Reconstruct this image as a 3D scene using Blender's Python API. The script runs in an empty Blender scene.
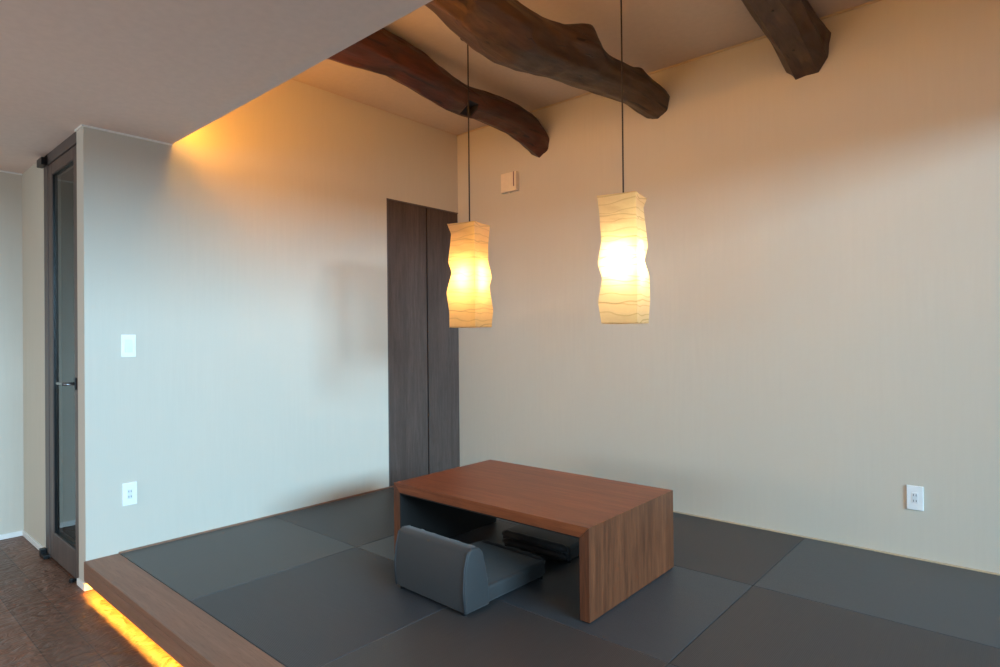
import bpy, bmesh, math, random
from mathutils import Vector, Matrix, noise
C = bpy.context.scene.collection
PI = math.pi

# ------------------------------------------------------------------ materials
def lin(c):
    return tuple(((v/255)/12.92 if v/255 <= .04045 else ((v/255+.055)/1.055)**2.4) for v in c)+(1,)

class NT:
    def __init__(s, name):
        s.m = bpy.data.materials.new(name); s.m.use_nodes = True
        s.t = s.m.node_tree; s.n = s.t.nodes; s.b = s.n['Principled BSDF']
        s.co = s.n.new('ShaderNodeTexCoord')
    def new(s, typ, **kw):
        n = s.n.new(typ)
        for k, v in kw.items(): setattr(n, k, v)
        return n
    def link(s, a, b): s.t.links.new(a, b)
    def mapping(s, scale=(1,1,1), rot=(0,0,0), src='Object'):
        m = s.new('ShaderNodeMapping'); m.inputs['Scale'].default_value = scale; m.inputs['Rotation'].default_value = rot
        s.link(s.co.outputs[src], m.inputs['Vector']); return m.outputs[0]
    def noise(s, vec, scale, detail=4, rough=.5, dist=0):
        n = s.new('ShaderNodeTexNoise'); s.link(vec, n.inputs['Vector'])
        n.inputs['Scale'].default_value = scale; n.inputs['Detail'].default_value = detail
        n.inputs['Roughness'].default_value = rough; n.inputs['Distortion'].default_value = dist
        return n.outputs['Fac']
    def ramp(s, fac, stops):
        r = s.new('ShaderNodeValToRGB'); e = r.color_ramp.elements
        while len(e) < len(stops): e.new(.5)
        for el, (p, c) in zip(e, stops):
            el.position = p; el.color = c if len(c) == 4 else tuple(c)+(1,)
        s.link(fac, r.inputs[0]); return r.outputs[0]
    def mix(s, fac, a, b, mode='MIX'):
        m = s.new('ShaderNodeMix', data_type='RGBA', blend_type=mode)
        for sock, v in ((m.inputs[0], fac), (m.inputs[6], a), (m.inputs[7], b)):
            if hasattr(v, 'links'): s.link(v, sock)
            else: sock.default_value = v
        return m.outputs[2]
    def math(s, op, a, b=None):
        m = s.new('ShaderNodeMath', operation=op)
        for i, v in enumerate((a, b)):
            if v is None: continue
            if hasattr(v, 'links'): s.link(v, m.inputs[i])
            else: m.inputs[i].default_value = v
        return m.outputs[0]
    def bump(s, h, strength=.3, dist=.002, prev=None):
        b = s.new('ShaderNodeBump'); b.inputs['Strength'].default_value = strength; b.inputs['Distance'].default_value = dist
        s.link(h, b.inputs['Height'])
        if prev: s.link(prev, b.inputs['Normal'])
        return b.outputs[0]
    def fin(s, color, rough=.6, normal=None, **kw):
        for k, v in (('Base Color', color), ('Roughness', rough)):
            if hasattr(v, 'links'): s.link(v, s.b.inputs[k])
            else: s.b.inputs[k].default_value = v
        if normal: s.link(normal, s.b.inputs['Normal'])
        for k, v in kw.items(): s.b.inputs[k.replace('_', ' ')].default_value = v
        return s.m

def plain(name, c, rough=.5, **kw):
    m = NT(name); f = m.noise(m.mapping(), 30, 2)
    col = m.ramp(f, [(.3, tuple(x*.95 for x in lin(c)[:3])), (.7, lin(c))])
    return m.fin(col, rough, **kw)

def wall_mat(name, c, axis):
    m = NT(name)
    # vertical linen ribs: fine in the horizontal direction, stretched vertically
    sc = {'x': (1, 1, .035), 'y': (1, 1, .035)}[axis]
    v = m.mapping(sc)
    fine = m.noise(v, 230, 2, .6)
    mid = m.noise(m.mapping((1, 1, .06)), 45, 3, .6)
    big = m.noise(m.mapping(), 1.3, 3)
    col = m.mix(m.ramp(mid, [(.35, (0,0,0)), (.65, (1,1,1))]), tuple(x*.965 for x in lin(c)[:3])+(1,), lin(c))
    col = m.mix(m.ramp(big, [(.3, (0,0,0)), (.7, (1,1,1))]), col, tuple(x*.97 for x in lin(c)[:3])+(1,))
    n = m.bump(fine, .25, .0012)
    return m.fin(col, .85, n)

def wood_mat(name, dark, light, axis='x', scale=1.0, rough=.4, bump=.15, spec=.4):
    m = NT(name)
    s = {'x': (.06, 1, 1), 'y': (1, .06, 1), 'z': (1, 1, .06)}[axis]
    v = m.mapping(tuple(k*scale for k in s))
    g = m.noise(v, 38, 6, .62, .6)
    g2 = m.noise(v, 170, 3, .6)
    big = m.noise(m.mapping(tuple(k*scale for k in s)), 7, 3, .5, .8)
    col = m.ramp(g, [(.3, lin(dark)), (.52, tuple((a+b)/2 for a, b in zip(lin(dark), lin(light)))), (.72, lin(light))])
    dk = tuple(x*.62 for x in lin(dark)[:3])+(1,)
    col = m.mix(m.ramp(g2, [(.52, (0,0,0)), (.72, (.6,.6,.6))]), col, dk)
    col = m.mix(m.ramp(big, [(.35, (.0,0,0)), (.7, (.45,.45,.45))]), col, dk)
    n = m.bump(g2, bump, .0008)
    m.b.inputs['Specular IOR Level'].default_value = spec
    return m.fin(col, rough, n)

M = {}
M['wall_y'] = wall_mat('linen wallpaper facing front', (204, 196, 180), 'x')
M['wall_x'] = wall_mat('linen wallpaper facing side', (205, 198, 185), 'y')
M['wall_dim'] = plain('bounce damping brown', (150, 116, 88), .9)  # for unseen walls, dark and warm to cut and tint bounced light
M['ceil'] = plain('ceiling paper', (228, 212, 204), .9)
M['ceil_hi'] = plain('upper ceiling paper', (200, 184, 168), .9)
M['trim'] = plain('white trim', (236, 234, 230), .5)
M['edge'] = plain('pale wood edging', (196, 176, 146), .6)
M['white'] = plain('white plastic', (240, 241, 240), .35)
M['white2'] = plain('white plastic insert', (226, 229, 230), .3)
M['cream'] = plain('cream plastic', (233, 216, 190), .4)
M['slotdark'] = plain('slot dark', (45, 42, 42), .6)
M['slotbrown'] = plain('slot shade', (120, 90, 90), .6)
M['table_x'] = wood_mat('walnut table along length', (116, 56, 28), (150, 84, 48), 'x', 1, .36)
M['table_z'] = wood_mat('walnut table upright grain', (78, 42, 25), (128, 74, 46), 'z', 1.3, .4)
M['table_in'] = wood_mat('walnut table underside', (60, 34, 20), (84, 50, 30), 'x', 1, .6)
M['undershade'] = plain('black lining', (26, 20, 18), .8)
M['closet'] = wood_mat('dark oak veneer', (70, 56, 51), (96, 80, 73), 'z', 1.6, .5, .1)
M['border'] = wood_mat('stained wood border', (134, 98, 78), (156, 118, 96), 'x', 1.2, .5, .1)
M['door'] = wood_mat('grey brown door frame', (88, 74, 68), (106, 92, 85), 'z', 1.6, .45, .08)
M['jamb'] = plain('door jamb', (92, 82, 78), .5)
M['black'] = plain('black metal', (22, 22, 24), .35, Metallic=.4)
M['chrome'] = plain('brushed steel', (150, 150, 152), .25, Metallic=.9)
M['cord'] = plain('dark cord', (28, 20, 18), .6)
M['plinth'] = plain('dark plinth', (40, 30, 24), .8)

def fabric(name, c):
    m = NT(name)
    a = m.noise(m.mapping(), 420, 2, .6); b = m.noise(m.mapping(), 6, 3)
    col = m.mix(m.ramp(a, [(.35, (0,0,0)), (.65, (1,1,1))]), tuple(x*.8 for x in lin(c)[:3])+(1,), lin(c))
    col = m.mix(m.ramp(b, [(.3, (0,0,0)), (.75, (.5,.5,.5))]), col, tuple(x*.85 for x in lin(c)[:3])+(1,))
    n = m.bump(a, .3, .001); n = m.bump(b, .25, .01, n)
    return m.fin(col, .62, n, Sheen_Weight=.15)
M['fabric'] = fabric('charcoal vinyl fabric', (46, 45, 46))
M['piping'] = plain('charcoal piping', (50, 52, 56), .6)

def tatami(name, c, axis):
    m = NT(name)
    # rush ribs run along `axis`
    sc = (.02, 1, 1) if axis == 'x' else (1, .02, 1)
    v = m.mapping(sc)
    w = m.new('ShaderNodeTexWave', wave_type='BANDS', bands_direction='Y' if axis == 'x' else 'X')
    m.link(m.mapping(), w.inputs['Vector']); w.inputs['Scale'].default_value = 55; w.inputs['Distortion'].default_value = .25
    f = m.noise(v, 260, 3, .6)
    c0 = lin(c); dk = tuple(x*.78 for x in c0[:3])+(1,)
    col = m.mix(m.ramp(f, [(.3, (0,0,0)), (.7, (1,1,1))]), dk, c0)
    n = m.bump(w.outputs['Fac'], .35, .0012); n = m.bump(f, .2, .0006, n)
    t = m.new('ShaderNodeCombineXYZ'); t.inputs[0].default_value = 1 if axis == 'x' else 0; t.inputs[1].default_value = 0 if axis == 'x' else 1
    m.link(t.outputs[0], m.b.inputs['Tangent'])
    m.b.inputs['Anisotropic'].default_value = .75
    m.b.inputs['Specular IOR Level'].default_value = .62
    return m.fin(col, .42, n)
M['tat_x'] = tatami('charcoal rush woven across', (63, 65, 69), 'x')
M['tat_y'] = tatami('charcoal rush woven lengthwise', (66, 63, 63), 'y')

def naguri():
    m = NT('hand scraped dark floorboards')
    br = m.new('ShaderNodeTexBrick'); m.link(m.mapping(), br.inputs['Vector'])
    br.offset = .37; br.inputs['Scale'].default_value = 1
    br.inputs['Brick Width'].default_value = 1.3; br.inputs['Row Height'].default_value = .15
    br.inputs['Mortar Size'].default_value = .0016; br.inputs['Mortar Smooth'].default_value = .1
    br.inputs['Color1'].default_value = lin((124, 84, 64)); br.inputs['Color2'].default_value = lin((104, 70, 53))
    br.inputs['Mortar'].default_value = lin((40, 27, 20))
    g = m.noise(m.mapping((.08, 1, 1)), 60, 5, .6, .4)
    col = m.mix(m.ramp(g, [(.35, (.45,.45,.45)), (.65, (0,0,0))]), br.outputs['Color'], lin((72, 47, 35)))
    rip = m.noise(m.mapping((1, .6, 1), (0, 0, .5)), 17, 2, .5, 1.6)
    n = m.bump(rip, .55, .028)
    n = m.bump(g, .15, .001, n)
    rr = m.ramp(rip, [(.3, (.34,.34,.34)), (.7, (.5,.5,.5))])
    return m.fin(col, rr, n)
M['floor'] = naguri()

def beam_mat(name, dark, light):
    m = NT(name)
    v = m.mapping((1, .12, 1))
    g = m.noise(v, 26, 6, .65, .8); big = m.noise(m.mapping((1, .4, 1)), 5, 3, .5, .5)
    crack = m.noise(m.mapping((1, .05, 1)), 34, 2, .5, .3)
    col = m.ramp(g, [(.3, lin(dark)), (.7, lin(light))])
    col = m.mix(m.ramp(big, [(.35, (0,0,0)), (.68, (.55,.55,.55))]), col, tuple(x*.5 for x in lin(dark)[:3])+(1,))
    col = m.mix(m.ramp(crack, [(.30, (.9,.9,.9)), (.345, (0,0,0))]), col, (.004,.002,.001,1))
    vo = m.new('ShaderNodeTexVoronoi', feature='SMOOTH_F1'); m.link(m.mapping((1, .45, 1)), vo.inputs['Vector']); vo.inputs['Scale'].default_value = 8; vo.inputs['Smoothness'].default_value = .25
    n = m.bump(g, .6, .005); n = m.bump(big, .8, .03, n); n = m.bump(vo.outputs['Distance'], .9, .05, n)
    return m.fin(col, .5, n)
M['beam_red'] = beam_mat('reddish old timber', (50, 25, 13), (96, 46, 22))
M['beam_brown'] = beam_mat('brown old timber', (48, 33, 22), (90, 64, 40))
M['beam_dark'] = beam_mat('dark old timber', (54, 39, 30), (90, 66, 50))

def paper(name, c):
    m = NT(name)
    fib = m.noise(m.mapping(), 60, 5, .7)
    sep = m.new('ShaderNodeSeparateXYZ'); m.link(m.co.outputs['Object'], sep.inputs[0])
    wob = m.noise(m.mapping((1, 1, 1.6)), 5.5, 2, .5)
    zz = m.math('ADD', sep.outputs[2], m.math('MULTIPLY', wob, .06))
    fr = m.math('FRACT', m.math('MULTIPLY', zz, 24))
    zz2 = m.math('ADD', sep.outputs[2], m.math('MULTIPLY', m.noise(m.mapping((1.3, 1.3, 1)), 5, 1, .5), .07))
    fr2 = m.math('FRACT', m.math('MULTIPLY', zz2, 10.5))
    ln = m.ramp(fr, [(0, (.62,.54,.42)), (.10, (1,1,1)), (.90, (1,1,1)), (1, (.86,.82,.74))])
    ln2 = m.ramp(fr2, [(0, (.52,.44,.34)), (.06, (1,1,1)), (.95, (1,1,1)), (1, (.8,.76,.66))])
    col = m.mix(1.0, lin(c), m.mix(1.0, ln, ln2, 'MULTIPLY'), 'MULTIPLY')
    col = m.mix(m.ramp(fib, [(.3, (.2,.2,.2)), (.6, (0,0,0))]), col, tuple(x*.8 for x in lin(c)[:3])+(1,))
    bands = m.math('ADD', fr, fr2)
    tr = m.new('ShaderNodeBsdfTranslucent'); m.link(col, tr.inputs['Color'])
    df = m.new('ShaderNodeBsdfDiffuse'); df.inputs['Color'].default_value = (.64, .50, .27, 1)
    n = m.bump(bands, .5, .006); m.link(n, df.inputs['Normal'])
    mx = m.new('ShaderNodeMixShader'); mx.inputs[0].default_value = .68
    m.link(df.outputs[0], mx.inputs[1]); m.link(tr.outputs[0], mx.inputs[2])
    m.link(mx.outputs[0], m.n['Material Output'].inputs['Surface'])
    return m.m
M['paper_amber'] = paper('amber washi paper', (255, 206, 126))
M['paper_pale'] = paper('pale washi paper', (255, 228, 180))

def emis(name, c, s):
    m = NT(name); m.b.inputs['Emission Color'].default_value = tuple(c)+(1,); m.b.inputs['Emission Strength'].default_value = s
    return m.fin((.8,.8,.8,1), .5)
M['bulb'] = emis('warm bulb', (1, .78, .52), 52)
M['led_floor'] = emis('amber led under platform', (1, .45, .045), 165)
M['led_cove'] = emis('amber led above soffit', (1, .50, .08), 30)

def glass():
    m = NT('clear door glass')
    g = m.new('ShaderNodeBsdfGlossy'); g.inputs['Roughness'].default_value = 0; g.inputs['Color'].default_value = (.9,.95,.95,1)
    t = m.new('ShaderNodeBsdfTransparent'); t.inputs['Color'].default_value = (.90,.94,.94,1)
    fr = m.new('ShaderNodeFresnel'); fr.inputs['IOR'].default_value = 1.35
    mx = m.new('ShaderNodeMixShader'); m.link(fr.outputs[0], mx.inputs[0]); m.link(t.outputs[0], mx.inputs[1]); m.link(g.outputs[0], mx.inputs[2])
    m.link(mx.outputs[0], m.n['Material Output'].inputs['Surface']); return m.m
M['glass'] = glass()

# ------------------------------------------------------------------ helpers
def box(bm, a, b):
    (x0, y0, z0), (x1, y1, z1) = a, b
    vs = [bm.verts.new(p) for p in ((x0,y0,z0),(x1,y0,z0),(x1,y1,z0),(x0,y1,z0),(x0,y0,z1),(x1,y0,z1),(x1,y1,z1),(x0,y1,z1))]
    for f in ((0,3,2,1),(4,5,6,7),(0,1,5,4),(1,2,6,5),(2,3,7,6),(3,0,4,7)): bm.faces.new([vs[i] for i in f])
    return vs

def tube(bm, pts, r, n=12, cap=True):
    pts = [Vector(p) for p in pts]; rings = []
    for i, p in enumerate(pts):
        d = (pts[min(i+1, len(pts)-1)] - pts[max(i-1, 0)]).normalized()
        a = d.orthogonal().normalized(); b = d.cross(a)
        rr = r[i] if isinstance(r, (list, tuple)) else r
        rings.append([bm.verts.new(p + (a*math.cos(2*PI*k/n) + b*math.sin(2*PI*k/n))*rr) for k in range(n)])
    for A, B in zip(rings, rings[1:]):
        for k in range(n): bm.faces.new((A[k], A[(k+1)%n], B[(k+1)%n], B[k]))
    if cap: bm.faces.new(rings[0][::-1]); bm.faces.new(rings[-1])

def prism(bm, prof, x0, x1):
    """profile (y,z) extruded along x"""
    A = [bm.verts.new((x0, y, z)) for y, z in prof]; B = [bm.verts.new((x1, y, z)) for y, z in prof]
    n = len(prof)
    bm.faces.new(A[::-1]); bm.faces.new(B)
    for i in range(n): bm.faces.new((A[i], A[(i+1)%n], B[(i+1)%n], B[i]))

def obj(name, bm, mat, parent=None, loc=None, bevel=0, seg=2, smooth=False, rotz=0):
    bmesh.ops.recalc_face_normals(bm, faces=bm.faces)
    if bevel:
        bmesh.ops.bevel(bm, geom=[e for e in bm.edges if len(e.link_faces) == 2 and e.calc_face_angle() > .5], offset=bevel, segments=seg, profile=.6, affect='EDGES', clamp_overlap=True)
    me = bpy.data.meshes.new(name); bm.to_mesh(me); bm.free()
    if smooth:
        for p in me.polygons: p.use_smooth = True
    me.materials.append(M[mat] if isinstance(mat, str) else mat)
    o = bpy.data.objects.new(name, me); C.objects.link(o)
    if loc: o.location = loc
    o.rotation_euler.z = rotz
    if parent: o.parent = parent
    return o

def bx(name, a, b, mat, parent=None, bevel=0, **kw):
    bm = bmesh.new(); box(bm, a, b); return obj(name, bm, mat, parent, bevel=bevel, **kw)

def boxes(name, lst, mat, parent=None, bevel=0, **kw):
    bm = bmesh.new()
    for a, b in lst: box(bm, a, b)
    return obj(name, bm, mat, parent, bevel=bevel, **kw)

def tag(o, label, cat, group=None):
    o['label'] = label; o['category'] = cat
    if group: o['group'] = group
    return o
def thing(name, label, cat, loc=(0,0,0), rotz=0, group=None):
    o = bpy.data.objects.new(name, None); C.objects.link(o); o.location = loc; o.rotation_euler.z = rotz
    return tag(o, label, cat, group)
def struct(o): o['kind'] = 'structure'; return o
def copy_tree(o, parent=None):
    c = o.copy(); C.objects.link(c); c.parent = parent
    for ch in list(o.children): copy_tree(ch, c)
    return c

# ------------------------------------------------------------------ dimensions
HF = -.149          # lower floor
HL = 2.2275         # low ceiling
HC = 2.8344         # upper ceiling
YD = -2.270         # soffit edge
YP = -2.705         # platform front
YL = -2.696         # end of left wall / door plane
XR = 4.50           # right wall
YR = -7.2           # rear wall
XF = -1.355         # far left wall

# ------------------------------------------------------------------ room shell
def rough_floor():
    bm = bmesh.new()
    def axis(a, fa, fb, b, fine, coarse):
        v = [a+(fa-a)*i/coarse for i in range(coarse)]; n = int((fb-fa)/fine)
        v += [fa+(fb-fa)*i/n for i in range(n)]; v += [fb+(b-fb)*i/coarse for i in range(coarse+1)]
        return v
    xs = axis(XF-.1, XF, 1.7, XR+.1, .014, 10); ys = axis(YR-.1, -4.2, -2.62, .1, .012, 10)
    G = []
    for x in xs:
        row = []
        for y in ys:
            h = noise.noise(Vector((x*7+.8*y, y*13, 0))) + .5*noise.noise(Vector((x*19, y*31, 4)))
            row.append(bm.verts.new((x, y, HF-.0022*(1+h))))
        G.append(row)
    for a, b in zip(G, G[1:]):
        for j in range(len(ys)-1): bm.faces.new((a[j], b[j], b[j+1], a[j+1]))
    return obj('floor', bm, 'floor', smooth=True)
struct(rough_floor())
struct(bx('wall_back', (XF-.1, 0, HF), (XR+.1, .12, HC+.1), 'wall_y'))
struct(boxes('wall_left', [((-.12, YL, HF), (0, -.757, HC)), ((-.12, -.757, 2.176), (0, 0, HC))], 'wall_x'))
struct(bx('wall_far', (XF-.1, YR, HF), (XF, 0, HL), 'wall_x'))
struct(boxes('wall_door', [((XF, YL, HF), (-.80, YL+.10, HL))], 'wall_y'))
# right wall with its big window opening
WY0, WY1, WZ0, WZ1 = -5.6, -.25, .0, 2.20
struct(boxes('wall_right', [((XR, YR, HF), (XR+.12, WY0, HC)), ((XR, WY1, HF), (XR+.12, 0, HC)),
                            ((XR, WY0, WZ1), (XR+.12, WY1, HC)), ((XR, WY0, HF), (XR+.12, WY1, WZ0))], 'wall_dim'))
# rear wall with a wide window
RX0, RX1, RZ0, RZ1 = .4, 4.1, .05, 1.95
struct(boxes('wall_rear', [((XF, YR-.1, HF), (RX0, YR, HL)), ((RX1, YR-.1, HF), (XR, YR, HL)),
                           ((RX0, YR-.1, RZ1), (RX1, YR, HL)), ((RX0, YR-.1, HF), (RX1, YR, RZ0))], 'wall_dim'))
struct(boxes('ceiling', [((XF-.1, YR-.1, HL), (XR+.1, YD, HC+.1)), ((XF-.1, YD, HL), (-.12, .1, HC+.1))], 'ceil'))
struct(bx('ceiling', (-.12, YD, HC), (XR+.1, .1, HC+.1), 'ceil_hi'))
# window frames (out of view, they shape the light)
def wframe(name, pts):
    f = struct(boxes(name, pts, 'jamb')); return f
wframe('window_1', [((XR+.03, WY0, WZ0), (XR+.08, WY0+.05, WZ1)), ((XR+.03, WY1-.05, WZ0), (XR+.08, WY1, WZ1)),
                    ((XR+.03, WY0, WZ1-.04), (XR+.08, WY1, WZ1)), ((XR+.03, -2.62, WZ0), (XR+.08, -2.56, WZ1))])
wframe('window_2', [((RX0, YR-.08, RZ0), (RX0+.05, YR-.03, RZ1)), ((RX1-.05, YR-.08, RZ0), (RX1, YR-.03, RZ1)),
                    ((RX0, YR-.08, RZ1-.04), (RX1, YR-.03, RZ1)), ((2.2, YR-.08, RZ0), (2.26, YR-.03, RZ1))])
# cornice lines
t = .009
struct(boxes('trim_1', [((0, -t, HC-t*1.1), (XR, 0, HC))], 'edge'))
struct(boxes('trim_2', [((0, YD, HC-t*.6), (t*.5, 0, HC))], 'ceil_hi'))
struct(boxes('trim_3', [((0, YL-t, HL-t), (t, YD, HL)), ((-.12, YL-t, HL-t), (0, YL, HL))], 'trim'))
struct(boxes('trim_4', [((XF, YR, HL-t), (XF+t, YL, HL))], 'trim'))
# baseboards
bh, bt = .034, .010
struct(bx('baseboard_far', (XF, YR, HF), (XF+bt, -.1, HF+bh), 'trim', bevel=.002))
struct(bx('baseboard_door', (XF+bt, YL-bt, HF), (-.80, YL, HF+bh), 'trim', bevel=.002))
struct(boxes('baseboard_left', [((-.122, YL-bt, HF), (bt, YL, HF+bh)), ((0, YL, HF), (bt, YL+.12, HF+bh))], 'trim', bevel=.002))

# ------------------------------------------------------------------ closet doors in the left wall
for i, (y0, y1) in enumerate(((-.757, -.3585), (-.3545, -.002))):
    d = bx('door_%d' % (i+2), (-.045, y0+.010, .004), (-.004, y1, 2.168), 'closet', bevel=.0015); struct(d)
struct(boxes('trim_5', [((-.06, -.757, 0), (.002, -.747, 2.176)), ((-.06, -.757, 2.168), (.002, 0, 2.176))], 'jamb'))
struct(boxes('wall_closet', [((-.12, -.757, HF), (-.06, 0, 2.176))], 'plinth'))

# ------------------------------------------------------------------ glass door at the end of the left wall
frame = struct(boxes('trim_6', [((-.80, YL+.001, HF), (-.715, YL+.095, HL)), ((-.80, YL+.001, 2.165), (-.12, YL+.095, HL-.001)),
                                ((-.135, YL+.012, HF), (-.1201, YL+.095, 2.165))], 'jamb', bevel=.002))
door = thing('glass_door', 'tall narrow brown framed glass door at the end of the left wall', 'door', (-.715, YL+.004, HF))
W, Hh, st = .578, 2.307, .082
boxes('door_frame', [((0, 0, .008), (st, .04, Hh)), ((W-.062, 0, .008), (W, .04, Hh)),
                     ((st, 0, .008), (W-.062, .04, .16)), ((st, 0, Hh-.065), (W-.062, .04, Hh))], 'door', door, bevel=.004)
bx('glass_pane', (st, .015, .16), (W-.062, .021, Hh-.065), 'glass', door)
boxes('glazing_bead', [((st, .004, .16), (st+.006, .015, Hh-.065)), ((W-.068, .004, .16), (W-.062, .015, Hh-.065)),
                       ((st, .004, .16), (W-.062, .015, .166)), ((st, .004, Hh-.071), (W-.062, .015, Hh-.065))], 'black', door)
hb = bmesh.new(); zc = 1.045
box(hb, (W-.05, -.008, zc-.032), (W-.018, 0, zc+.032))
hn = obj('handle', hb, 'black', door, bevel=.003)
hb = bmesh.new()
tube(hb, [(W-.034, -.006, zc), (W-.034, -.046, zc), (W-.042, -.052, zc), (W-.155, -.052, zc)], .0085, 12)
obj('lever', hb, 'chrome', hn, smooth=True)
hb = bmesh.new(); box(hb, (-.085, -.035, .0), (.02, -.006, .022)); box(hb, (-.085, -.036, .0), (-.045, -.006, .045))
obj('floor_pivot', hb, 'black', door, bevel=.004)
hb = bmesh.new(); box(hb, (-.10, -.035, Hh+.0), (.012, -.006, Hh+.045))
obj('top_pivot', hb, 'black', door, bevel=.004)
hb = bmesh.new(); tube(hb, [(W-.045, -.022, 0), (W-.045, -.022, .018)], .012, 16); box(hb, (W-.055, -.022, .004), (W-.035, -.001, .014))
obj('door_stop', hb, 'black', door, bevel=.002)

# ------------------------------------------------------------------ raised tatami platform
struct(boxes('trim_7', [((.0, YP, -.028), (XR, -2.548, 0)), ((.0, YP, -.100), (XR, YP+.014, -.028))], 'border', bevel=.003))
struct(boxes('floor_platform', [((.012, -2.60, HF), (XR, 0, -.045)), ((.0, -2.548, -.045), (XR, 0, -.030))], 'plinth'))
tag(bx('led_strip', (.02, YP+.016, -.082), (XR-.02, YP+.030, -.076), 'led_floor'),
    'glowing amber light strip hidden under the wooden platform edge', 'light strip')
tag(bx('led_strip', (.03, YD+.002, HL+.030), (XR-.02, YD+.012, HL+.050), 'led_cove'),
    'glowing amber light strip above the edge of the lower ceiling', 'light strip')
struct(boxes('trim_8', [((0, -.014, -.03), (XR, 0, .004))], 'edge'))
struct(boxes('trim_9', [((0, -2.548, -.03), (.014, -.028, .006))], 'border'))

cols = [.014, .897, 1.793, 2.689, 3.585, 4.49]
rows = [-.014, -.848, -1.688, -2.547]
where = {
 (0,0): 'in the far corner behind the table by the closet doors', (1,0): 'along the back wall hidden behind the walnut table', (2,0): 'at the back wall just right of the table',
 (3,0): 'at the back wall below the right wall outlet', (4,0): 'at the back wall furthest right',
 (0,1): 'against the left wall beside the closet door', (1,1): 'under the left end of the walnut table', (2,1): 'under and right of the table side panel',
 (3,1): 'second from the back wall on the right side', (4,1): 'second row at the furthest right',
 (0,2): 'in the front left corner by the wood border', (1,2): 'in front of the floor chair behind the wood border',
 (2,2): 'in front of the table beside the wood border', (3,2): 'front row on the right nearest the camera', (4,2): 'front row at the furthest right'}
for c in range(5):
    for r in range(3):
        x0, x1 = cols[c]+.0012, cols[c+1]-.0012; y1, y0 = rows[r]-.0012, rows[r+1]+.0012
        w, h = x1-x0, y1-y0
        blue = (c+r) % 2 == 0
        o = bx('tatami_mat', (-w/2, -h/2, -.03), (w/2, h/2, 0), 'tat_y' if blue else 'tat_x', bevel=.0025, loc=((x0+x1)/2, (y0+y1)/2, 0))
        tag(o, 'square charcoal tatami mat ' + where[(c, r)], 'tatami mat', 'tatami mats on the platform')

# ------------------------------------------------------------------ walnut table
T0 = (2.333, -1.627); TW, TD, TH, ta = 1.183, .748, .374, math.radians(.34)
tb = thing('low_table', 'low walnut waterfall table standing on dark tatami mats', 'table', (T0[0], T0[1], 0), ta)
th = .045
# mitred board profile as prisms along y
def yprism(bm, prof, y0, y1):
    A = [bm.verts.new((x, y0, z)) for x, z in prof]; B = [bm.verts.new((x, y1, z)) for x, z in prof]; n = len(prof)
    bm.faces.new(A[::-1]); bm.faces.new(B)
    for i in range(n): bm.faces.new((A[i], A[(i+1)%n], B[(i+1)%n], B[i]))
g = .0004
bm = bmesh.new(); yprism(bm, [(-TW+g, TH), (-g, TH), (-th-g, TH-th), (-TW+th+g, TH-th)], 0, TD); obj('tabletop', bm, 'table_x', tb, bevel=.0012)
for s in (0, 1):
    bm = bmesh.new()
    pr = [(0, .005), (0, TH-g), (-th, TH-th-g), (-th, .005)]
    if s: pr = [(-TW-x, z) for x, z in pr]
    yprism(bm, pr, 0, TD); obj('side_panel', bm, 'table_z', tb, bevel=.0012)
bx('inner_shade', (-TW+th, .003, TH-th-.006), (-th, TD-.003, TH-th), 'undershade', tb)  # added thin dark sheets stand in for the shade under the table
for a in (-TW+th, -th-.004): bx('inner_shade', (a, .003, .006), (a+.004, TD-.003, TH-th-.006), 'undershade', tb)
for x in (-th/2, -TW+th/2):
    for y in (.04, TD-.04):
        bm = bmesh.new(); box(bm, (x-.017, y-.035, 0), (x+.017, y+.035, .005)); obj('foot_pad', bm, 'black', tb)

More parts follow.
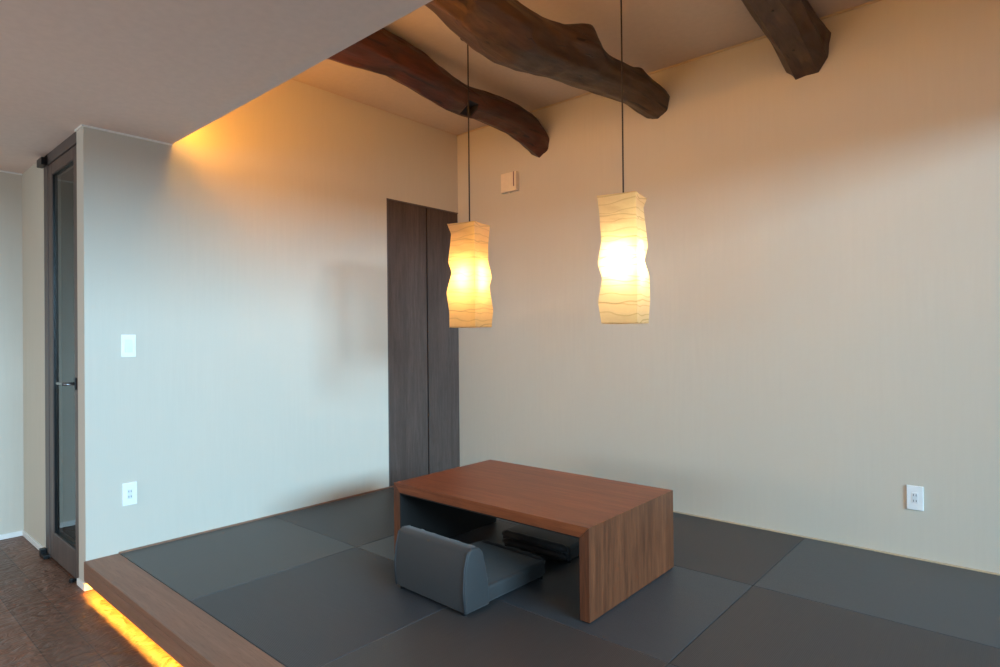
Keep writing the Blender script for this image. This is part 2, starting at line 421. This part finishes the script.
# ------------------------------------------------------------------ legless floor chairs
def make_chair():
    t = thing('floor_chair', 'legless charcoal floor chair with its back to the camera', 'floor chair', (1.700, -1.90, 0), math.radians(-1.5))
    hw = .228
    bm = bmesh.new()
    box(bm, (-hw+.012, .06, .012), (hw-.012, .53, .082))
    bmesh.ops.subdivide_edges(bm, edges=[e for e in bm.edges if abs((e.verts[0].co-e.verts[1].co).y) > .1 or abs((e.verts[0].co-e.verts[1].co).x) > .1], cuts=5, use_grid_fill=True)
    for v in bm.verts:
        if v.co.z > .075:
            u = 1-(v.co.x/hw)**2; w = 1-((v.co.y-.30)/.25)**2
            v.co.z += .010*max(u, 0)*max(w, 0)
    obj('seat', bm, 'fabric', t, bevel=.014, seg=3, smooth=True)
    bm = bmesh.new()
    prof = [(.008, .012), (.0, .10), (.006, .19), (.022, .252), (.045, .266), (.085, .262), (.108, .240), (.128, .16), (.142, .09), (.145, .012)]
    prism(bm, prof, -hw, hw)
    obj('backrest', bm, 'fabric', t, bevel=.010, seg=3, smooth=True)
    # padded channels across the front of the backrest
    for k, (y, z) in enumerate(((.112, .218), (.128, .160), (.140, .108))):
        bm = bmesh.new(); n = 14
        tube(bm, [(-hw+.018+(2*hw-.036)*i/n, y + .004*math.sin(i*1.7+k), z) for i in range(n+1)],
             [(.012 if i in (0, n) else .026+.002*math.sin(i*2.3+k)) for i in range(n+1)], 14)
        obj('padded_roll', bm, 'fabric', t, smooth=True)
    for z in (.030, .070):
        bm = bmesh.new(); n = 14
        tube(bm, [(-hw+.022+(2*hw-.044)*i/n, .532+.003*math.sin(i*1.9+z*90), z) for i in range(n+1)],
             [(.010 if i in (0, n) else .021+.0015*math.sin(i*2.1+z*70)) for i in range(n+1)], 14)
        obj('padded_roll', bm, 'fabric', t, smooth=True)
    for sx in (-1, 1):
        bm = bmesh.new(); x = sx*(hw-.008)
        tube(bm, [(x, .007, .016), (x, .0, .10), (x, .006, .19), (x, .022, .250), (x, .046, .264), (x, .086, .259), (x, .108, .238), (x, .130, .155)], .0035, 8)
        obj('piping', bm, 'piping', t, smooth=True)
        for y in (.015, .50):
            bm = bmesh.new(); tube(bm, [(sx*(hw-.03), y+.012, 0), (sx*(hw-.03), y+.012, .016)], .013, 14)
            obj('foot', bm, 'black', t, smooth=False)
    return t
ch = make_chair()
c2 = copy_tree(ch); c2.location = (1.69, -.635, 0); c2.rotation_euler.z = PI + math.radians(1)
c2['label'] = 'legless charcoal floor chair in shadow on the far side under the table'
ch['group'] = c2['group'] = 'floor chairs at the low table'

# ------------------------------------------------------------------ pendant lamps
def pend(loc, mat, L, R, seed, label, yaw, s0=.121):
    """L, R: (t, radial) profiles of the corner seen left and right; t from top (0) to bottom (1)"""
    rnd = random.Random(seed)
    t = thing('pendant_lamp', label, 'lamp', (loc[0], loc[1], HC), 0, 'paper pendant lamps over the table')
    top = 1.756 - HC; H = .578
    bm = bmesh.new(); tube(bm, [(0, 0, 0), (0, 0, -.02)], .045, 24); obj('ceiling_rose', bm, 'black', t, bevel=.004)
    bm = bmesh.new(); tube(bm, [(0, 0, -.02), (0, 0, top+.01)], .0038, 10); obj('cord', bm, 'cord', t, smooth=True)
    bm = bmesh.new(); tube(bm, [(0, 0, top+.01), (0, 0, top-.20)], .0038, 10); tube(bm, [(0, 0, top-.20), (0, 0, top-.25)], .018, 16)
    obj('bulb_socket', bm, 'white', t)
    bm = bmesh.new(); bmesh.ops.create_uvsphere(bm, u_segments=20, v_segments=14, radius=.030)
    for v in bm.verts: v.co.z = v.co.z*2.6 + top-.300
    obj('bulb', bm, 'bulb', t, smooth=True)
    def lerp(P, u):
        for (a, x), (b, y) in zip(P, P[1:]):
            if u <= b: k = (u-a)/(b-a); k = k*k*(3-2*k)*.25+k*.75; return x+(y-x)*k
        return P[-1][1]
    N = 44; K = 8
    near = [(0, .0)]+[(k/7, rnd.uniform(-.004, .004)) for k in range(1, 7)]+[(1, .0)]
    bm = bmesh.new(); rings = []
    cre = sorted(rnd.uniform(0, 1) for _ in range(13))
    tilt = [(rnd.uniform(-.022, .022), rnd.uniform(-.022, .022)) for _ in range(N+1)]
    for i in range(N+1):
        u = i/N
        # corners, local frame of the shade: 0 near, 1 right, 2 far, 3 left (seen from the camera)
        rad = [s0+lerp(near, u), s0*lerp(R, u), s0, s0*lerp(L, u)]
        cor = [Vector((rad[k]*math.cos(-PI/2+k*PI/2), rad[k]*math.sin(-PI/2+k*PI/2), 0)) for k in range(4)]
        ring = []
        for k in range(4):
            a, b = cor[k], cor[(k+1) % 4]
            nrm = (a+b).normalized()
            for q in range(K):
                w = q/K; P = a.lerp(b, w)
                env = math.sin(PI*w)
                cz = 0
                P = P - nrm*(.006*env) + nrm*(.0035*env*noise.noise(Vector((k*3+w*2.2, seed, u*16))))
                z = top - H*u + (.006*noise.noise(Vector((k*2.1+w*2, seed+5, u*7))) if 0 < i < N else 0)
                if i == 0: z += .0
                ring.append(bm.verts.new((P.x, P.y, z)))
        rings.append(ring)
    n = len(rings[0])
    for A, B in zip(rings, rings[1:]):
        for k in range(n): bm.faces.new((A[k], B[k], B[(k+1)%n], A[(k+1)%n]))
    sh = obj('paper_shade', bm, mat, t, rotz=yaw)
    # fold lines pressed into the paper
    bm = bmesh.new()
    for z in (top-.004, top-H+.004):
        ii = 0 if z > top-.1 else N
        pts = []
    ring = [v for v in sh.data.vertices]
    bm.free()
    for ii in (0, N):
        bm = bmesh.new()
        P = [sh.data.vertices[ii*n+k].co.copy() for k in range(n)]+[sh.data.vertices[ii*n].co.copy()]
        tube(bm, P, .0016, 6, cap=False)
        obj('wire_rim', bm, mat, sh)
    bm = bmesh.new()
    for k in (0, 1): 
        a = sh.data.vertices[k*K].co*.98; b = sh.data.vertices[(k+2)*K].co*.98
        tube(bm, [(a.x, a.y, top-.004), (0, 0, top-.002), (b.x, b.y, top-.004)], .0015, 6)
    obj('top_wire', bm, 'cord', sh)
    return t

# yaw so that the near corner points where the photo shows it
pL1 = [(0, 1.06), (.09, .88), (.37, 1.03), (.47, .87), (.66, 1.12), (.86, 1.0), (1, 1.0)]
pR1 = [(0, .98), (.21, .88), (.34, .88), (.51, 1.04), (.60, .92), (.83, 1.10), (1, 1.02)]
pL2 = [(0, 1.08), (.15, .99), (.36, .92), (.53, 1.08), (.64, .90), (.84, 1.08), (1, .96)]
pR2 = [(0, .98), (.07, .84), (.38, 1.0), (.50, .86), (.62, 1.06), (.82, 1.07), (1, 1.0)]
yaw = math.radians(45+11)
pend((1.255, -1.16), 'paper_amber', pL1, pR1, 3, 'amber crinkled paper pendant lamp, left one nearer the closet doors', yaw)
pend((2.236, -1.16), 'paper_pale', pL2, pR2, 8, 'pale crinkled paper pendant lamp, right one lit brighter and cream', yaw)

# ------------------------------------------------------------------ old timber beams
def interp(P, y):
    P = sorted(P)
    if y <= P[0][0]: return P[0][1:]
    for a, b in zip(P, P[1:]):
        if y <= b[0]:
            k = (y-a[0])/(b[0]-a[0]); k = k*.5 + (k*k*(3-2*k))*.5
            return tuple(a[j]+(b[j]-a[j])*k for j in range(1, len(a)))
    return P[-1][1:]

def poly_r(a, n, ph):
    s = 2*PI/n; q = (a-ph) % s - s/2
    return math.cos(s/2)/math.cos(q)

def beam(name, mat, P, nf, ph, seed, label, y0=-2.29, y1=.02, sx=1.0, extra=None):
    """P: list of (y, x, z, r)"""
    bm = bmesh.new(); NR, NA = 110, 64; rings = []
    ymid = 0
    for i in range(NR+1):
        y = y0+(y1-y0)*i/NR
        x, z, r = interp(P, y)
        ring = []
        for k in range(NA):
            a = 2*PI*k/NA
            rr = r*(.1+.9*poly_r(a+.25*noise.noise(Vector((0, seed, y*1.3))), nf, ph)/.96)
            d = Vector((math.cos(a), 0, math.sin(a)))
            rr *= 1+.05*noise.noise(Vector((d.x*1.3, y*2.2+seed, d.z*1.3)))+.03*noise.noise(Vector((d.x*3.4, y*5+seed, d.z*3.4)))+.014*noise.noise(Vector((d.x*8, y*11+seed, d.z*8)))
            if extra: rr = extra(a, y, rr)
            ring.append(bm.verts.new((x+d.x*rr*sx, y, min(z+d.z*rr, HC-.002))))
        rings.append(ring)
    for A, B in zip(rings, rings[1:]):
        for k in range(NA): bm.faces.new((A[k], A[(k+1)%NA], B[(k+1)%NA], B[k]))
    bm.faces.new(rings[0][::-1]); bm.faces.new(rings[-1])
    o = obj(name, bm, mat, smooth=True)
    for p in o.data.polygons:
        if p.loop_total > 4: p.use_smooth = False
    return tag(o, label, 'beam', 'old timber ceiling beams')

P1 = [(-2.3, .94, 2.67, .150), (-1.70, .93, 2.715, .135), (-1.575, .93, 2.712, .122), (-1.43, .92, 2.72, .112), (-1.27, .915, 2.708, .113), (-1.09, .905, 2.677, .105), (-.97, .90, 2.657, .102),
      (-.83, .89, 2.652, .096), (-.66, .88, 2.672, .096), (-.48, .87, 2.679, .103), (-.30, .87, 2.675, .106), (-.15, .87, 2.648, .113), (-.05, .87, 2.605, .104), (.03, .87, 2.555, .094)]
b1 = beam('ceiling_beam', 'beam_red', P1, 7, .25, 11.3, 'reddish curved old timber beam nearest the left wall')
# mortise cut into the first beam
bm = bmesh.new(); box(bm, (.90, -.875, 2.50), (1.06, -.775, 2.625))
cut = obj('mortise_cutter', bm, 'slotdark')
cut.rotation_euler = (0, 0, 0)
md = b1.modifiers.new('cut', 'BOOLEAN'); md.object = cut; md.operation = 'DIFFERENCE'; md.solver = 'EXACT'
dg = bpy.context.evaluated_depsgraph_get(); dg.update()
me = bpy.data.meshes.new_from_object(b1.evaluated_get(dg)); b1.modifiers.clear(); b1.data = me
me.materials.clear(); me.materials.append(M['beam_red']); me.materials.append(M['slotdark'])
for p_ in me.polygons:
    q = p_.center; p_.material_index = 0
    near = lambda v, w: abs(v-w) < .0006
    if .8995 < q.x < 1.0605 and -.8755 < q.y < -.7745 and 2.4995 < q.z < 2.6255 and (near(q.x, .90) or near(q.y, -.875) or near(q.y, -.775) or near(q.z, 2.625)):
        p_.material_index = 1; p_.use_smooth = False  # cut faces coloured dark, painting in the shade inside the mortise
bpy.data.objects.remove(cut, do_unlink=True)

def knot(a, y, rr):
    # burl bulging up and towards the viewer's right
    d = (y+.93)/.12; e = math.exp(-d*d)
    up = max(0, math.cos(a-math.radians(55)))
    d2 = (y+.32)/.06
    low = max(0, math.cos(a+math.radians(80))); e2 = 1/(1+math.exp((y+.80)/.02)) * math.exp(-((y+1.0)/.3)**2)
    return rr*(1+.42*e*up**1.5+.07*e2*low) + .016*math.exp(-d2*d2)*max(0, math.cos(a-math.radians(70)))**2
P2 = [(-2.3, 1.82, 2.68, .122), (-2.05, 1.82, 2.645, .122), (-1.89, 1.82, 2.608, .125), (-1.75, 1.82, 2.570, .130), (-1.6, 1.82, 2.545, .135), (-1.47, 1.82, 2.53, .137), (-1.33, 1.82, 2.536, .13), (-1.18, 1.82, 2.565, .128),
      (-1.05, 1.82, 2.592, .127), (-.92, 1.82, 2.602, .122), (-.80, 1.82, 2.600, .114), (-.69, 1.82, 2.602, .104), (-.47, 1.82, 2.622, .101), (-.26, 1.82, 2.643, .102), (-.10, 1.82, 2.632, .102), (.05, 1.82, 2.625, .100)]
beam('ceiling_beam', 'beam_brown', P2, 8, .1, 4.1, 'thick brown old timber beam with a burl, middle of the three', extra=knot)

b2 = [o for o in bpy.data.objects if o.name.startswith('ceiling_beam')][-1]
bpy.context.view_layer.update()
rg = random.Random(5)
for (y, adeg, ln_, rad) in ((-.98, -18, .11, .011), (-.86, -38, .06, .008), (-1.22, -12, .16, .007), (-1.45, -25, .13, .008), (-1.02, 22, .07, .009), (-.40, 10, .09, .006), (-.95, -62, .05, .010)):
    x, z, rr = interp(P2, y)
    pts = []
    for k in range(7):
        yy = y-ln_/2+ln_*k/6; xx, zz, _ = interp(P2, yy); a = math.radians(adeg+rg.uniform(-4, 4))
        d = Vector((math.cos(a), 0, math.sin(a)))
        hit, loc, nor, idx = b2.ray_cast(Vector((xx, yy, zz))+d*.5, -d)
        if hit: pts.append(loc-d*.002)
    if len(pts) > 3:
        bm = bmesh.new(); n_ = len(pts)
        tube(bm, pts, [max(.0008, rad*.45*math.sin(PI*(k+.3)/(n_-.4))) for k in range(n_)], 8)
        obj('crack', bm, 'slotdark', b2, smooth=True)

# third beam: hewn square timber
def beam3():
    bm = bmesh.new(); NR = 60; rings = []
    for i in range(NR+1):
        y = -2.29 + 2.31*i/NR
        d = -y
        zr = 2.54+.17*min(d, .9)+.012*math.sin(d*5)      # underside rises towards the camera
        wob = .006*noise.noise(Vector((y*3, 2.2, 0)))
        sec = [(2.622, zr+.05), (2.672, zr), (2.785, zr+.004), (2.832, zr+.072), (2.845-.03*min(d/.4, 1), 2.735+.02*min(d, .6)), (2.80, 2.822), (2.67, 2.826), (2.612, 2.75)]
        R = []
        for k in range(8):
            a, b = sec[k], sec[(k+1) % 8]
            for q in range(5):
                w = q/5
                x = a[0]+(b[0]-a[0])*w; z = a[1]+(b[1]-a[1])*w
                nn = .006*noise.noise(Vector((x*20, y*4, z*20)))
                R.append(bm.verts.new((x+wob+nn, y, min(z+nn, HC-.002))))
        rings.append(R)
    n = 40
    for A, B in zip(rings, rings[1:]):
        for k in range(n): bm.faces.new((A[k], A[(k+1)%n], B[(k+1)%n], B[k]))
    bm.faces.new(rings[0][::-1]); bm.faces.new(rings[-1])
    return tag(obj('ceiling_beam', bm, 'beam_dark'), 'squared dark timber beam with nail holes, rightmost of the three', 'beam', 'old timber ceiling beams')
b3 = beam3()
for y, x in ((-.25, 2.725), (-.62, 2.735)):
    bm = bmesh.new(); z = 2.54+.17*(-y)+.012*math.sin(-y*5)
    tube(bm, [(x, y, z-.0015), (x, y, z+.01)], .006, 12); obj('nail_hole', bm, 'slotdark', b3)

# ------------------------------------------------------------------ wall fittings
def outlet(loc, rotz, label):
    """front faces local -y"""
    t = thing('wall_outlet', label, 'outlet', loc, rotz)
    bm = bmesh.new(); box(bm, (-.035, -.008, 0), (.035, 0, .120)); obj('cover_plate', bm, 'white', t, bevel=.003, seg=2)
    bm = bmesh.new(); box(bm, (-.012, -.0098, .034), (.012, -.006, .086)); ins = obj('socket_insert', bm, 'white2', t, bevel=.001)
    for zz in (.046, .074):
        bm = bmesh.new()
        for xx in (-.0055, .0055): box(bm, (xx-.0012, -.0104, zz-.005), (xx+.0012, -.0092, zz+.005))
        obj('slot', bm, 'slotdark', ins)
    return t
outlet((3.1935, 0, .241), 0, 'white double wall outlet low on the back wall at right')
outlet((0, -2.496, .243), PI/2, 'white double wall outlet low on the left wall below the switch')
sw = thing('light_switch', 'white rocker light switch on the left wall near the door', 'light switch', (0, -2.4975, 1.033), PI/2)
bm = bmesh.new(); box(bm, (-.035, -.008, 0), (.035, 0, .120)); obj('cover_plate', bm, 'white', sw, bevel=.003)
bm = bmesh.new(); prism(bm, [(-.0125, .026), (-.0095, .094), (-.006, .094), (-.006, .026)], -.018, .018); obj('rocker', bm, 'white2', sw, bevel=.001)

vb = thing('wall_sensor_box', 'small cream plastic box mounted high on the back wall', 'sensor box', (.594, 0, 2.252))
bm = bmesh.new(); box(bm, (-.078, -.038, 0), (.078, 0, .148)); obj('housing', bm, 'cream', vb, bevel=.005)
bm = bmesh.new(); box(bm, (.050, -.0395, .034), (.060, -.037, .147)); obj('slot', bm, 'slotbrown', vb)
bm = bmesh.new(); tube(bm, [(0, -.026, -.012), (0, -.026, .004)], .007, 12); obj('pull_knob', bm, 'cream', vb)

# ------------------------------------------------------------------ lights
def area(name, loc, target, sx, sy, power, col, spread=180):
    l = bpy.data.lights.new(name, 'AREA'); l.shape = 'RECTANGLE'; l.size = sx; l.size_y = sy; l.energy = power; l.color = col; l.spread = math.radians(spread)
    o = bpy.data.objects.new(name, l); C.objects.link(o); o.location = loc
    o.rotation_euler = (Vector(target)-Vector(loc)).to_track_quat('-Z', 'Y').to_euler(); return o
DAY = (.44, .76, 1.0)
area('daylight_right', (11.5, -3.2, 2.9), (2.0, -1.6, 1.2), 4.4, 1.4, 1480, DAY)
area('daylight_right_low', (11.5, -.75, 2.9), (0, -1.2, 1.3), .55, .9, 300, DAY)
area('daylight_right_sky', (5.6, -2.9, 2.3), (2.0, -2.6, .6), 5.0, 1.0, 30, DAY)
area('daylight_rear', (2.6, -8.2, 1.6), (1.9, -2.0, .9), 3.6, 1.6, 140, DAY)
l = bpy.data.lights.new('ceiling_fill', 'POINT'); l.energy = 66; l.color = (1, .72, .5); l.shadow_soft_size = .25  # added fill behind the camera, brightens the low ceiling
o = bpy.data.objects.new('ceiling_fill', l); C.objects.link(o); o.location = (.6, -5.6, .75)
area('corridor_fill', (-.62, -1.3, 2.1), (-1.0, -1.9, .9), .4, .6, 26, (.85,.95,1.0))  # added fill, brightens the corridor seen through the glass
for x, pw in ((.75, 9.0), (2.25, 5.0), (3.75, 3.4)):
    area('cove_glow', (x, YD+.03, HL+.07), (x, YD+1.0, HL+.40), 1.4, .03, pw, (1, .36, .02))

w = bpy.data.worlds.new('World'); bpy.context.scene.world = w; w.use_nodes = True
bg = w.node_tree.nodes['Background']; bg.inputs[0].default_value = (.72, .84, 1, 1); bg.inputs[1].default_value = .3

# ------------------------------------------------------------------ camera
f, cx, cy, yaw_, pitch, roll = 603.7208, 3.6271, -3.618, .7190, .0060, -.0100
c_, s_ = math.cos(yaw_), math.sin(yaw_)
F = Vector((-s_*math.cos(pitch), c_*math.cos(pitch), math.sin(pitch)))
R = Vector((c_, s_, 0)); U = R.cross(F)
R2 = R*math.cos(roll)+U*math.sin(roll); U2 = -R*math.sin(roll)+U*math.cos(roll)
cam = bpy.data.cameras.new('camera'); cam.sensor_width = 36; cam.lens = f/1000*36; cam.clip_start = .01
co = bpy.data.objects.new('camera', cam); C.objects.link(co)
m = Matrix((R2, U2, -F)).transposed().to_4x4(); m.translation = (cx, cy, 1.12)
co.matrix_world = m
bpy.context.scene.camera = co
vs = bpy.context.scene.view_settings
vs.view_transform = 'Standard'; vs.look = 'None'; vs.exposure = 0; vs.gamma = 1
